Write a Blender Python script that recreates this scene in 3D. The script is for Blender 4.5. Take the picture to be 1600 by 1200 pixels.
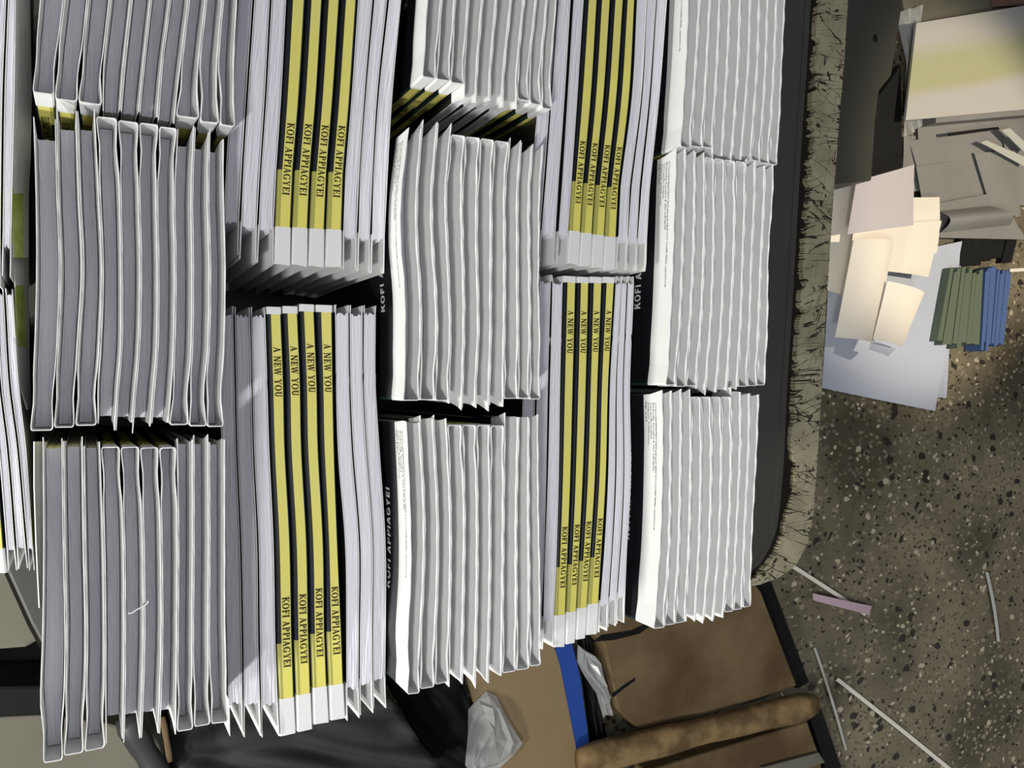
import bpy, bmesh, math, random
from mathutils import Vector
random.seed(7)
for o in list(bpy.data.objects): bpy.data.objects.remove(o)
scn = bpy.context.scene
COL = scn.collection

# ------------------------------------------------------------------ camera
TZ = 0.76                       # table top height
F = 1350.0                      # focal length in pixels of a 1600 wide frame
TILT = math.atan(670.0 / F)     # lean away from straight down
H = 0.6695                      # camera above the table top
CAM = Vector((0, 0, TZ + H))
FWD = Vector((math.sin(TILT), 0, -math.cos(TILT)))
UP = Vector((0, 1, 0))
RIGHT = FWD.cross(UP)
cd = bpy.data.cameras.new('camera'); cam = bpy.data.objects.new('camera', cd); COL.objects.link(cam)
from mathutils import Matrix
M3 = Matrix((RIGHT, UP, -FWD)).transposed()
cam.matrix_world = Matrix.Translation(CAM) @ M3.to_4x4()
cd.sensor_width = 36; cd.lens = 36 * F / 1600; cd.clip_start = 0.02
scn.camera = cam

# ------------------------------------------------------------------ world, lamps, exposure
scn.view_settings.view_transform = 'Standard'; scn.view_settings.look = 'None'
scn.view_settings.gamma = 1; scn.view_settings.use_curve_mapping = False
scn.view_settings.exposure = 0.0
w = bpy.data.worlds.new('room_air'); scn.world = w; w.use_nodes = True
bg = w.node_tree.nodes['Background']; bg.inputs[0].default_value = (0.80, 0.86, 1.0, 1); bg.inputs[1].default_value = 0.10

def area(name, loc, target, sx, sy, power, color):
    l = bpy.data.lights.new(name, 'AREA'); l.shape = 'RECTANGLE'; l.size = sx; l.size_y = sy
    l.energy = power; l.color = color
    o = bpy.data.objects.new(name, l); COL.objects.link(o); o.location = loc
    o.rotation_euler = (Vector(target) - Vector(loc)).to_track_quat('-Z', 'Y').to_euler()
    return o
# broad ceiling light over the table
area('ceiling_panel', (0.05, -0.10, 2.55), (0.25, 0.0, 0.9), 1.1, 1.1, 5, (0.97, 0.98, 1.0))
# ceiling tube to the left and towards the bottom of the picture
area('ceiling_tube', (-0.85, -0.98, 2.45), (0.25, 0, 0.95), 0.10, 0.36, 27, (1.0, 0.99, 0.97))
# lamp standing at the left, hardly higher than the book tops
area('low_lamp', (-1.25, -0.72, TZ + 0.232 + 0.27), (0.25, 0.0, TZ + 0.22), 0.30, 0.16, 23, (1.0, 0.99, 0.93))
# warm bulb hanging over the paper scraps right of the table
sl = bpy.data.lights.new('warm_bulb', 'SPOT'); sl.energy = 205; sl.color = (1.0, 0.86, 0.66); sl.spot_size = math.radians(25); sl.spot_blend = 0.55
sl.shadow_soft_size = 0.05
so = bpy.data.objects.new('warm_bulb', sl); COL.objects.link(so); so.location = (2.1, 0.25, 2.5)
so.rotation_euler = (Vector((1.83, 0.44, 0.0)) - Vector(so.location)).to_track_quat('-Z', 'Y').to_euler()

# added fill spot that brightens the open floor at the lower right
s2 = bpy.data.lights.new('floor_fill_spot', 'SPOT'); s2.energy = 95; s2.color = (1.0, 0.97, 0.90); s2.spot_size = math.radians(50); s2.spot_blend = 1.0
s2.shadow_soft_size = 0.08
p2 = bpy.data.objects.new('floor_fill_spot', s2); COL.objects.link(p2); p2.location = (2.8, -1.6, 2.7)
p2.rotation_euler = (Vector((2.35, -1.12, 0.0)) - Vector(p2.location)).to_track_quat('-Z', 'Y').to_euler()

# ------------------------------------------------------------------ helpers
def at(u, v, z):
    """world point on the plane of height z that the photograph shows at pixel (u, v)"""
    d = FWD * F + RIGHT * (u - 800) + UP * (600 - v)
    return CAM + d * ((z - CAM.z) / d.z)

def mat(name, color, rough=0.7, spec=0.3, noise=None, bump=0.0, bscale=200, metallic=0):
    m = bpy.data.materials.new(name); m.use_nodes = True
    nt = m.node_tree; b = nt.nodes['Principled BSDF']
    b.inputs['Base Color'].default_value = (*color, 1); b.inputs['Roughness'].default_value = rough
    b.inputs['Specular IOR Level'].default_value = spec; b.inputs['Metallic'].default_value = metallic
    tc = nt.nodes.new('ShaderNodeTexCoord')
    if noise:
        sc, amt, col2 = noise
        n = nt.nodes.new('ShaderNodeTexNoise'); n.inputs['Scale'].default_value = sc; n.inputs['Detail'].default_value = 6
        nt.links.new(tc.outputs['Object'], n.inputs['Vector'])
        r = nt.nodes.new('ShaderNodeValToRGB')
        r.color_ramp.elements[0].position = 0.5 - amt; r.color_ramp.elements[1].position = 0.5 + amt
        r.color_ramp.elements[0].color = (*col2, 1); r.color_ramp.elements[1].color = (*color, 1)
        nt.links.new(n.outputs['Fac'], r.inputs[0]); nt.links.new(r.outputs[0], b.inputs['Base Color'])
    if bump:
        n2 = nt.nodes.new('ShaderNodeTexNoise'); n2.inputs['Scale'].default_value = bscale
        nt.links.new(tc.outputs['Object'], n2.inputs['Vector'])
        bp = nt.nodes.new('ShaderNodeBump'); bp.inputs['Strength'].default_value = bump; bp.inputs['Distance'].default_value = 0.001
        nt.links.new(n2.outputs['Fac'], bp.inputs['Height']); nt.links.new(bp.outputs[0], b.inputs['Normal'])
    return m

M = {}
M['paper'] = mat('cover_paper', (0.80, 0.80, 0.79), 0.6, 0.25)
M['black'] = mat('cover_black', (0.010, 0.011, 0.014), 0.32, 0.5)
M['teal'] = mat('cover_dark_green', (0.012, 0.032, 0.028), 0.32, 0.5)
M['yellow'] = mat('cover_yellow', (0.78, 0.70, 0.13), 0.45, 0.35, noise=(14, 0.35, (0.72, 0.68, 0.22)))
M['board'] = mat('dark_board', (0.02, 0.018, 0.015), 0.8, 0.2)
M['yellow_dark'] = mat('cover_yellow_dark', (0.42, 0.40, 0.10), 0.45, 0.35)  # the band's yellow, darkened where the cover turns round the spine
M['green'] = mat('cover_leaf_green', (0.66, 0.76, 0.22), 0.45, 0.3, noise=(120, 0.12, (0.42, 0.56, 0.10)))
M['pale'] = mat('cover_pale', (0.84, 0.88, 0.80), 0.5, 0.3)
M['ink'] = mat('spine_ink', (0.035, 0.028, 0.008), 0.6, 0.2)
M['white_ink'] = mat('white_print', (0.75, 0.76, 0.76), 0.5, 0.3)
M['grey_ink'] = mat('grey_print', (0.02, 0.02, 0.02), 0.6, 0.2)

def page_mat(name, axis):
    m = bpy.data.materials.new(name); m.use_nodes = True; nt = m.node_tree; b = nt.nodes['Principled BSDF']
    b.inputs['Roughness'].default_value = 0.85; b.inputs['Specular IOR Level'].default_value = 0.1
    tc = nt.nodes.new('ShaderNodeTexCoord'); mp = nt.nodes.new('ShaderNodeMapping')
    mp.inputs['Scale'].default_value = axis
    n = nt.nodes.new('ShaderNodeTexNoise'); n.inputs['Scale'].default_value = 1; n.inputs['Detail'].default_value = 3
    r = nt.nodes.new('ShaderNodeValToRGB')
    r.color_ramp.elements[0].position = 0.33; r.color_ramp.elements[0].color = (0.68, 0.675, 0.72, 1)
    r.color_ramp.elements[1].position = 0.6; r.color_ramp.elements[1].color = (0.73, 0.73, 0.79, 1)
    nt.links.new(tc.outputs['Object'], mp.inputs[0]); nt.links.new(mp.outputs[0], n.inputs['Vector'])
    nt.links.new(n.outputs['Fac'], r.inputs[0]); nt.links.new(r.outputs[0], b.inputs['Base Color'])
    bp = nt.nodes.new('ShaderNodeBump'); bp.inputs['Strength'].default_value = 0.12; bp.inputs['Distance'].default_value = 0.0003
    nt.links.new(n.outputs['Fac'], bp.inputs['Height']); nt.links.new(bp.outputs[0], b.inputs['Normal'])
    return m
M['page'] = page_mat('page_edges', (1100, 6, 6))

def link(name, me, mats, parent=None):
    o = bpy.data.objects.new(name, me); COL.objects.link(o)
    for m in mats: me.materials.append(m)
    if parent: o.parent = parent
    return o

def mesh_obj(name, verts, faces, mats, parent=None, fm=None, smooth=False):
    """verts are world coordinates; with a parent they are moved into its space"""
    off = parent.location if parent else Vector((0, 0, 0))
    me = bpy.data.meshes.new(name)
    me.from_pydata([tuple(Vector(v) - off) for v in verts], [], faces)
    if fm:
        for p, i in zip(me.polygons, fm): p.material_index = i
    bm = bmesh.new(); bm.from_mesh(me); bmesh.ops.recalc_face_normals(bm, faces=bm.faces); bm.to_mesh(me); bm.free()
    if smooth:
        for p in me.polygons: p.use_smooth = True
    return link(name, me, mats, parent)

def tag(o, label, cat, group=None, kind=None):
    if label: o['label'] = label
    if cat: o['category'] = cat
    if group: o['group'] = group
    if kind: o['kind'] = kind
    return o

def empty(name, loc):
    o = bpy.data.objects.new(name, None); o.empty_display_size = 0.01; COL.objects.link(o); o.location = loc
    return o

# ------------------------------------------------------------------ letter shapes (unit height)
def arc(cx, cy, rx, ry, a0, a1, tx, ty, n=10):
    q = []
    for i in range(n):
        a, b = math.radians(a0 + (a1 - a0) * i / n), math.radians(a0 + (a1 - a0) * (i + 1) / n)
        o = lambda t: (cx + rx * math.cos(t), cy + ry * math.sin(t)); k = lambda t: (cx + (rx - tx) * math.cos(t), cy + (ry - ty) * math.sin(t))
        q.append([o(a), o(b), k(b), k(a)])
    return q
def R(x0, y0, x1, y1): return [[(x0, y0), (x1, y0), (x1, y1), (x0, y1)]]
def S(x0, y0, x1, y1, t): return [[(x0 - t/2, y0), (x0 + t/2, y0), (x1 + t/2, y1), (x1 - t/2, y1)]]
def sf(x, y, w=.30): return R(x - w/2, y - .045 + (.045 if y < .5 else 0), x + w/2, y + .045 + (.0 if y < .5 else -.0) ) if y < .5 else R(x - w/2, y - .08, x + w/2, y)
T, t_ = .17, .08
G = {
 'I': (.36, R(.10, 0, .27, 1) + sf(.18, 0, .34) + sf(.18, 1, .34)),
 'K': (.84, R(.12, 0, .29, 1) + sf(.2, 0, .34) + sf(.2, 1, .34) + S(.30, .42, .66, 1, .10) + S(.72, 0, .42, .56, .20) + sf(.66, 1, .26) + sf(.72, 0, .28)),
 'O': (.86, arc(.42, .5, .40, .52, 0, 360, .17, .09, 20)),
 'F': (.68, R(.12, 0, .29, 1) + sf(.2, 0, .36) + sf(.2, 1, .3) + R(.2, .92, .62, 1) + R(.55, .74, .62, 1) + R(.29, .47, .48, .55) + R(.44, .38, .50, .64)),
 'E': (.72, R(.12, 0, .29, 1) + R(.03, 0, .3, .08) + R(.03, .92, .3, 1) + R(.2, .92, .62, 1) + R(.55, .74, .62, 1) + R(.29, .47, .48, .55) + R(.44, .38, .50, .64) + R(.2, 0, .66, .08) + R(.59, 0, .66, .27)),
 'A': (.84, S(.15, 0, .42, 1, .08) + S(.66, 0, .40, 1, .19) + R(.25, .30, .58, .38) + sf(.13, 0, .26) + sf(.68, 0, .32)),
 'P': (.70, R(.12, 0, .29, 1) + sf(.2, 0, .36) + R(.03, .92, .35, 1) + R(.28, .46, .36, .54) + arc(.34, .73, .31, .27, -90, 90, .16, .08, 10)),
 'G': (.86, arc(.43, .5, .41, .52, 50, 315, .17, .09, 16) + R(.58, .08, .74, .42) + sf(.66, .46, .30) + R(.66, .70, .72, .98)),
 'Y': (.80, R(.32, 0, .49, .45) + S(.40, .42, .16, 1, .18) + S(.42, .42, .66, 1, .08) + sf(.40, 0, .36) + sf(.15, 1, .32) + sf(.67, 1, .24)),
 'N': (.86, R(.12, 0, .20, 1) + R(.66, 0, .74, 1) + S(.66, 0, .20, 1, .20) + sf(.16, 0, .26) + sf(.12, 1, .24) + sf(.70, 1, .26)),
 'W': (1.12, S(.32, 0, .14, 1, .17) + S(.34, 0, .54, 1, .08) + S(.74, 0, .56, 1, .17) + S(.76, 0, .96, 1, .08) + sf(.13, 1, .28) + sf(.55, 1, .28) + sf(.97, 1, .22)),
 'U': (.82, R(.12, .32, .29, 1) + R(.60, .32, .68, 1) + arc(.40, .34, .28, .35, 180, 360, .15, .11, 12) + sf(.2, 1, .34) + sf(.64, 1, .26)),
 ' ': (.36, []),
}
GB = {  # plain heavy letters of the front cover
 'I': (.36, R(.06, 0, .28, 1)),
 'K': (.86, R(.06, 0, .28, 1) + S(.30, .40, .66, 1, .24) + S(.70, 0, .42, .58, .26)),
 'O': (.92, arc(.44, .5, .42, .52, 0, 360, .21, .19, 20)),
 'F': (.70, R(.06, 0, .28, 1) + R(.06, .80, .64, 1) + R(.06, .40, .56, .59)),
 'E': (.74, R(.06, 0, .28, 1) + R(.06, .80, .66, 1) + R(.06, .40, .60, .59) + R(.06, 0, .68, .2)),
 'A': (.88, S(.14, 0, .42, 1, .22) + S(.72, 0, .44, 1, .22) + R(.24, .20, .62, .37)),
 'P': (.76, R(.06, 0, .28, 1) + R(.2, .82, .44, 1) + R(.2, .34, .44, .52) + arc(.42, .67, .30, .33, -90, 90, .21, .17, 10)),
 'G': (.92, arc(.45, .5, .42, .52, 45, 330, .21, .19, 16) + R(.48, .36, .86, .52) + R(.66, .1, .86, .5)),
 'Y': (.82, R(.29, 0, .51, .45) + S(.39, .40, .14, 1, .22) + S(.42, .40, .67, 1, .22)),
 ' ': (.40, []),
}
def text_polys(s, glyphs):
    x = 0; out = []
    for ch in s:
        adv, qs = glyphs[ch]
        out += [[(x + a, b) for a, b in q] for q in qs]; x += adv + .06
    if glyphs is G:
        g = .016; out = [[(a + (g if a > sum(p[0] for p in q)/len(q) else -g), b) for a, b in q] for q in out]
    return x - .06, out

_slug = {}
def font_mesh(body):
    if body in _slug: return _slug[body]
    c = bpy.data.curves.new('t', 'FONT'); c.body = body; c.resolution_u = 1
    o = bpy.data.objects.new('t', c); COL.objects.link(o)
    me = bpy.data.meshes.new_from_object(o.evaluated_get(bpy.context.evaluated_depsgraph_get()))
    vs = [v.co.copy() for v in me.vertices]; fs = [tuple(p.vertices) for p in me.polygons]
    bpy.data.objects.remove(o); bpy.data.curves.remove(c); bpy.data.meshes.remove(me)
    _slug[body] = (vs, fs)
    return vs, fs

# ------------------------------------------------------------------ one book
WT, HM, TM = 0.232, 0.004, 0.020      # cover height, head margin, tail margin
BAND = 0.182                          # start of the yellow band on the back
CT = 0.00045                          # cover stock thickness
ORDER = ['paper', 'black', 'teal', 'yellow', 'yellow_dark', 'green', 'pale']

def build_book(P, thick, V, label, group, lying, spine_text, front_text=False, slug=False, inset_fn=None, flick=0.004,
               pinch=0.0, flare=0.0008, base=None, picture_back=False):
    """P(s, v, w) -> world.  s: 0 back .. 1 front, v: 0 spine .. V fore-edge, w: 0 head .. WT tail"""
    root = empty('book', base)
    tag(root, label, 'book', group)
    ct = CT / thick
    # outline of the cover, from the back fore-edge round the spine to the front fore-edge
    nv = 8 if lying else 22
    vs = [V * (1 - i / nv) for i in range(nv)]
    rr = 0.0010
    vs = [v for v in vs if v > rr * 2.5]
    sp = [(0.0, rr * 1.6), (0.35 * rr / thick, rr * .45), (rr / thick, 0.0), (0.28, -0.0), (0.88, 0.0), (1 - rr * .8 / thick, 0.0), (1 - .3 * rr / thick, rr * .45), (1.0, rr * 1.6)]
    path = [(0.0, v, 'b') for v in vs] + [(s, v, 's') for s, v in sp] + [(1.0, v, 'f') for v in reversed(vs)]
    wl = [0, HM, BAND, WT - TM, WT - TM * .6, WT - TM * .25, WT]
    n_w = 26 if lying else 5
    wl += [HM + (BAND - HM) * i / n_w for i in range(1, n_w)] + ([0.040] if lying else [])
    wl = sorted(set(round(x, 6) for x in wl))
    ends = {0: (random.random() * flick, random.random()), 1: (random.random() * flick, random.random())}
    def inset(s, v, w):
        # how far the wall stands in from the full width
        d = 0.0
        k = (WT - w) / TM
        d += flare * min(1, max(0, k))
        if pinch: d += pinch * math.exp(-((v - 0.014) / 0.008) ** 2)
        return d / thick
    def shape(s, v, w, inner):
        side = 0 if s < .5 else 1
        if 0.0 < s < 1.0 and v < 0.002:
            fi = inset(s, 0, w); s2 = .5 + (s - .5) * (1 - 2 * fi); vv = v + (CT if inner else 0)
            if inner: s2 = .5 + (s2 - .5) * (1 - 2 * ct * .9)
        else:
            fi = inset(s, v, w) + (ct if inner else 0); s2 = fi if side == 0 else 1 - fi; vv = v + (CT if inner and v < .003 else 0)
        if v > V - 1e-6:
            e, ph = ends[side]
            tip = max(0, 1 - (WT - w) / (TM * .8)) if w > WT * .5 else 0
            vv += e * tip + 0.0006 * math.sin(w * 900 + ph * 9)
        ww = w
        if w > WT - 1e-6: ww += 0.0004 * math.sin(v * 310 + ends[side][1] * 20)
        return P(s2, vv, ww)
    verts, faces, fm = [], [], []
    n = len(path); L = len(wl)
    for inner in (False, True):
        for wv in wl:
            for (s, v, k) in path: verts.append(shape(s, v, wv, inner))
    I = lambda inn, j, i: (L * n if inn else 0) + j * n + i
    for j in range(L - 1):
        wm = (wl[j] + wl[j+1]) / 2
        for i in range(n - 1):
            faces.append((I(0, j, i), I(0, j, i+1), I(0, j+1, i+1), I(0, j+1, i)))
            (s0, v0, k0), (s1, v1, k1) = path[i], path[i+1]
            sm, vm = (s0 + s1) / 2, (v0 + v1) / 2
            if wm < HM or wm > WT - TM: c = 0
            elif k0 == 's' and k1 == 's':
                if .27 < sm < .89 and s0 >= .27 and s1 <= .89: c = 3
                elif sm <= .28: c = 4 if wm > BAND else 1
                else: c = 2
            elif k0 == 'f' or k1 == 'f': c = 1
            else:
                if not picture_back: c = 1
                elif wm > BAND: c = 4 if vm < .03 else 5
                elif vm < .05: c = 1
                else: c = 5 if wm < .040 else 6
            fm.append(c)
            faces.append((I(1, j, i), I(1, j+1, i), I(1, j+1, i+1), I(1, j, i+1))); fm.append(0)
    for i in range(n - 1):
        faces.append((I(0, 0, i), I(1, 0, i), I(1, 0, i+1), I(0, 0, i+1))); fm.append(0)
        faces.append((I(0, L-1, i), I(0, L-1, i+1), I(1, L-1, i+1), I(1, L-1, i))); fm.append(0)
    for j in range(L - 1):
        faces.append((I(0, j, 0), I(0, j+1, 0), I(1, j+1, 0), I(1, j, 0))); fm.append(0)
        faces.append((I(0, j, n-1), I(1, j, n-1), I(1, j+1, n-1), I(0, j+1, n-1))); fm.append(0)
    mesh_obj('cover', verts, faces, [M[k] for k in ORDER], root, fm)
    # page block
    gap = flare / thick + ct * 1.3 + .02
    ss = [gap + (1 - 2 * gap) * i / 8 for i in range(9)]
    bv = [0.0009 + (V - 0.0030 if not lying else V - 0.0012) * i / (3 if lying else 20) for i in range((3 if lying else 20) + 1)]
    nwb = 22 if lying else 2
    bw = [HM + .001 + (WT - TM - HM + (0.002 if lying else 0.001)) * i / nwb for i in range(nwb + 1)]
    vid = {}; verts, faces = [], []
    def vtx(a, b, c):
        if (a, b, c) not in vid:
            jw = 0
            if c == nwb or c == 0: jw = (random.random() - .5) * (0.0022 if lying else 0.0006)
            jv = (random.random() - .5) * 0.0004 if b == len(bv) - 1 and 0 < a < 8 else 0
            pin = (pinch * math.exp(-((bv[b] - 0.014) / 0.008) ** 2)) / thick if pinch else 0
            s = .5 + (ss[a] - .5) * (1 - 2 * pin)
            vid[(a, b, c)] = len(verts); verts.append(P(s, bv[b] + jv, bw[c] + jw))
        return vid[(a, b, c)]
    A_, B_, C_ = 8, len(bv) - 1, nwb
    for a in range(A_):
        for b in range(B_):
            for c in (0, C_): faces.append((vtx(a, b, c), vtx(a+1, b, c), vtx(a+1, b+1, c), vtx(a, b+1, c)))
        for c in range(C_):
            for b in (0, B_): faces.append((vtx(a, b, c), vtx(a+1, b, c), vtx(a+1, b, c+1), vtx(a, b, c+1)))
    for b in range(B_):
        for c in range(C_):
            for a in (0, A_): faces.append((vtx(a, b, c), vtx(a, b+1, c), vtx(a, b+1, c+1), vtx(a, b, c+1)))
    mesh_obj('page_block', verts, faces, [M['page']], root)
    # lettering
    def lettering(name, polys, fn, m):
        vv, ff = [], []
        for q in polys:
            k = len(vv); vv += [fn(a, b) for a, b in q]; ff.append(tuple(range(k, k + len(q))))
        mesh_obj(name, vv, ff, [m], root)
    if spine_text:
        for body, w0, w1, nm in (('A NEW YOU', .0215, .0487, 'title_lettering'), ('KOFI APPIAGYEI', .157, .1952, 'author_lettering')):
            wid, polys = text_polys(body, G); k = (w1 - w0) / wid
            lettering(nm, polys, lambda a, b: P(.37 + .42 * b, -0.00022, w0 + a * k), M['ink'])
    if front_text:
        wid, polys = text_polys('KOFI APPIAGYEI', GB); ln = 0.0575; k = ln / wid; v0 = V * .5 - ln * .5 + .006
        fl = flare / thick
        lettering('front_author_lettering', polys, lambda a, b: P(1 - fl + .035, v0 + a * k, WT - .0335 - .0068 * b), M['white_ink'])
    if slug:
        vv, ff = [], []
        for row, (body, size) in enumerate((('C:\\Users\\ADMINISTRATOR\\Desktop\\A NEW YOU COVER FINAL_separation.cdr', .0023),
                                  ('Wednesday, December 8, 2021 2:47:28 PM', .0024), ('Color profile: Disabled', .0024),
                                  ('Composite  Default screen', .0024), ('Page:  4 of 4', .0024))):
            mv, mf = font_mesh(body); k = len(vv)
            for p in mv:
                v = V - .004 - p.x * size * 1.02; wq = WT - .0075 - row * .0026 + p.y * size
                ins = flare * min(1, (WT - wq) / TM)
                vv.append(P(1 - ins / thick + .00025 / thick, v, wq))
            ff += [tuple(i + k for i in f) for f in mf]
        mesh_obj('print_notes', vv, ff, [M['grey_ink']], root)
    return root

# ------------------------------------------------------------------ interpolation of measured outlines
def curve(ys, xs):
    """smooth x(y) through knots (Catmull-Rom), straight beyond them"""
    n = len(ys)
    m = []
    for i in range(n):
        if i == 0: m.append((xs[1] - xs[0]) / (ys[1] - ys[0]))
        elif i == n - 1: m.append((xs[-1] - xs[-2]) / (ys[-1] - ys[-2]))
        else: m.append((xs[i+1] - xs[i-1]) / (ys[i+1] - ys[i-1]))
    def f(y):
        if y <= ys[0]: return xs[0] + m[0] * (y - ys[0])
        if y >= ys[-1]: return xs[-1] + m[-1] * (y - ys[-1])
        for i in range(n - 1):
            if y <= ys[i+1]: break
        h = ys[i+1] - ys[i]; t = (y - ys[i]) / h
        return (2*t**3 - 3*t**2 + 1) * xs[i] + (t**3 - 2*t**2 + t) * h * m[i] + (-2*t**3 + 3*t**2) * xs[i+1] + (t**3 - t**2) * h * m[i+1]
    return f

def bounds(knots, z, j):
    """world X(Y) of book boundary j on the plane z"""
    pts = sorted([(at(row[j], y, z).y, at(row[j], y, z).x) for y, row in knots])
    return curve([p[0] for p in pts], [p[1] for p in pts])

ZT = TZ + WT            # tops of upright books
ZL = TZ + 0.2
ORD = ['first', 'second', 'third', 'fourth', 'fifth', 'sixth', 'seventh', 'eighth', 'ninth', 'tenth']
G4 = ['first', 'second', 'third', 'last']

def upright_stack(knots, tops, bots, colname, stackname):
    B = [bounds(knots, ZT, j) for j in range(11)]
    for i in range(10):
        yc = (tops[i] + bots[i]) / 2
        xc = (knots[len(knots)//2][1][i] + knots[len(knots)//2][1][i+1]) / 2
        Yt, Yb = at(xc, tops[i], ZT).y, at(xc, bots[i], ZT).y
        down = not (3 <= i <= 6)              # spine towards the bottom of the picture
        g = 0.00012
        xl, xr = B[i], B[i+1]
        Ym = (Yt + Yb) / 2; thick = xr(Ym) - xl(Ym)
        V = Yt - Yb
        ph, am = random.random() * 6, random.random() * .0003
        def P(s, v, wz, xl=xl, xr=xr, down=down, Yt=Yt, Yb=Yb, ph=ph, am=am):
            Y = Yb + v if down else Yt - v
            a, b = xl(Y) + g, xr(Y) - g
            q = 1 - s if down else s          # front faces left when the spine is down
            return Vector((a + (b - a) * q, Y, TZ + wz + 0.0002))
        first = i == 0
        label = 'upright book, %s from the left in the %s stack of the %s column' % (ORD[i], stackname, colname)
        build_book(P, thick, V, label, 'upright books, %s stack of the %s column' % (stackname, colname), False, True,
                   front_text=first, slug=first, pinch=0.0007, flare=(0.0002 if first else 0.0007), flick=0.0045,
                   base=Vector((xl(Ym) + thick / 2, Ym, TZ)))

def lying_stack(knots, tops, bots, colname, stackname, kinds='fffssssfff', gap7=None, ZB=0.195, gap2=0):
    ZB = TZ + ZB; far = colname.startswith('far')
    n = len(kinds)
    B = [bounds(knots, ZB, j) for j in range(n + 1)]
    B7 = bounds(gap7, ZB, 0) if gap7 else None
    cnt = {'l': 0, 's': 0, 'r': 0}; seen_s = False
    for i, k in enumerate(kinds):
        xl, xr = B[i], B[i+1]
        if gap7 and i == 7: xl = B7
        if gap2 and i == 2: xl = (lambda f: (lambda Y: f(Y) + gap2))(xl)
        xc = (knots[len(knots)//2][1][i] + knots[len(knots)//2][1][i+1]) / 2
        Yt, Yb = at(xc, tops[i], ZB).y, at(xc, bots[i], ZB).y
        Ym = (Yt + Yb) / 2; thick = xr(Ym) - xl(Ym); V = 0.150
        g = 0.00012 if k == 's' else 0.0002
        dz = random.random() * .0016
        if k == 's':
            seen_s = True; idx = cnt['s']; cnt['s'] += 1
            def P(s, v, wz, xl=xl, xr=xr, Yt=Yt, Yb=Yb, dz=dz):
                Y = Yt + (Yb - Yt) * wz / WT; a, b = xl(Y) + g, xr(Y) - g
                return Vector((a + (b - a) * s, Y, ZB - v - dz * .3))
            label = 'book with yellow-striped spine up, %s of its row in the %s stack, %s column' % (G4[idx], stackname, colname)
            if n == 4: label = 'book with yellow-striped spine up, cut off by the left picture edge'
        else:
            side = 'r' if (seen_s or n < 10) else 'l'; idx = cnt[side]; cnt[side] += 1
            def P(s, v, wz, xl=xl, xr=xr, Yt=Yt, Yb=Yb, dz=dz):
                Y = Yt + (Yb - Yt) * wz / WT; a, b = xl(Y) + g, xr(Y) - g
                return Vector((b + (a - b) * s, Y, ZB - V + v - dz * .5))
            where = 'right of the spines' if side == 'r' else 'left of the spines'
            label = 'book with white page edge up, %s %s, %s stack, %s column' % (ORD[idx], where, stackname, colname)
        build_book(P, thick, V, label, 'books on their edges, %s stack of the %s column' % (stackname, colname), True, k == 's', picture_back=far,
                   flare=0.00025, flick=0.001, base=Vector((xl(Ym) + thick / 2, Ym, ZB - 0.15)))
    # the board the stack stands on
    ya, yb = at(knots[0][1][0], max(bots), ZB).y + .022, at(knots[0][1][0], min(tops), ZB).y - .008
    xs0 = [at(r[0], y, ZB).x for y, r in knots]; xs1 = [at(r[-1], y, ZB).x for y, r in knots]
    x0, x1 = max(xs0) + .002, min(xs1) - .002; z1 = ZB - 0.1525
    vs = [Vector((x, y, z)) for z in (TZ + .0002, z1) for x, y in ((x0, ya), (x1, ya), (x1, yb), (x0, yb))]
    o = mesh_obj('board', vs, [(0,1,2,3), (4,5,6,7), (0,1,5,4), (1,2,6,5), (2,3,7,6), (3,0,4,7)], [M['board']])
    tag(o, 'dark wooden board beneath the %s stack of the %s column' % (stackname, colname), 'board')

def shift(tops, d): return [t + d for t in tops]

# left upright column
k = [(0, [62,100,137,172,205,236,266,295,322,348,371]), (100, [53,88,127,161,194,225,253,283,311,340,366]), (150, [50,85,122,160,190,220,249,277,312,342,368]), (190, [49,84,121,160,187,217,246,273,312,343,368])]
b = [147,157,162,166,169,173,180,184,192,197]; upright_stack(k, shift(b, -465), b, 'left upright', 'top')
k = [(200, [52,88,121,150,184,217,248,277,304,327,350]), (300, [55,90,124,155,188,217,245,272,300,325,350]), (420, [56,94,129,160,190,220,247,274,301,328,353]), (540, [53,90,122,156,190,217,246,272,300,326,351]), (600, [50,86,119,152,185,212,241,269,296,321,348]), (660, [47,84,117,152,181,207,236,264,295,323,350])]
upright_stack(k, [196,180,181,184,190,193,199,207,212,217], [673,668,665,659,660,661,661,664,666,667], 'left upright', 'middle')
k = [(700, [66,98,130,157,188,218,248,276,302,326,352]), (850, [67,100,132,162,194,224,252,278,302,327,352]), (1000, [65,103,135,164,195,225,253,277,301,326,353]), (1100, [62,101,133,164,194,222,250,276,302,328,357]), (1170, [66,99,131,165,192,219,247,275,303,331,358])]
upright_stack(k, [698,695,697,698,698,699,699,691,691,692], [1190,1178,1171,1145,1142,1138,1135,1141,1134,1130], 'left upright', 'bottom')
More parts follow.
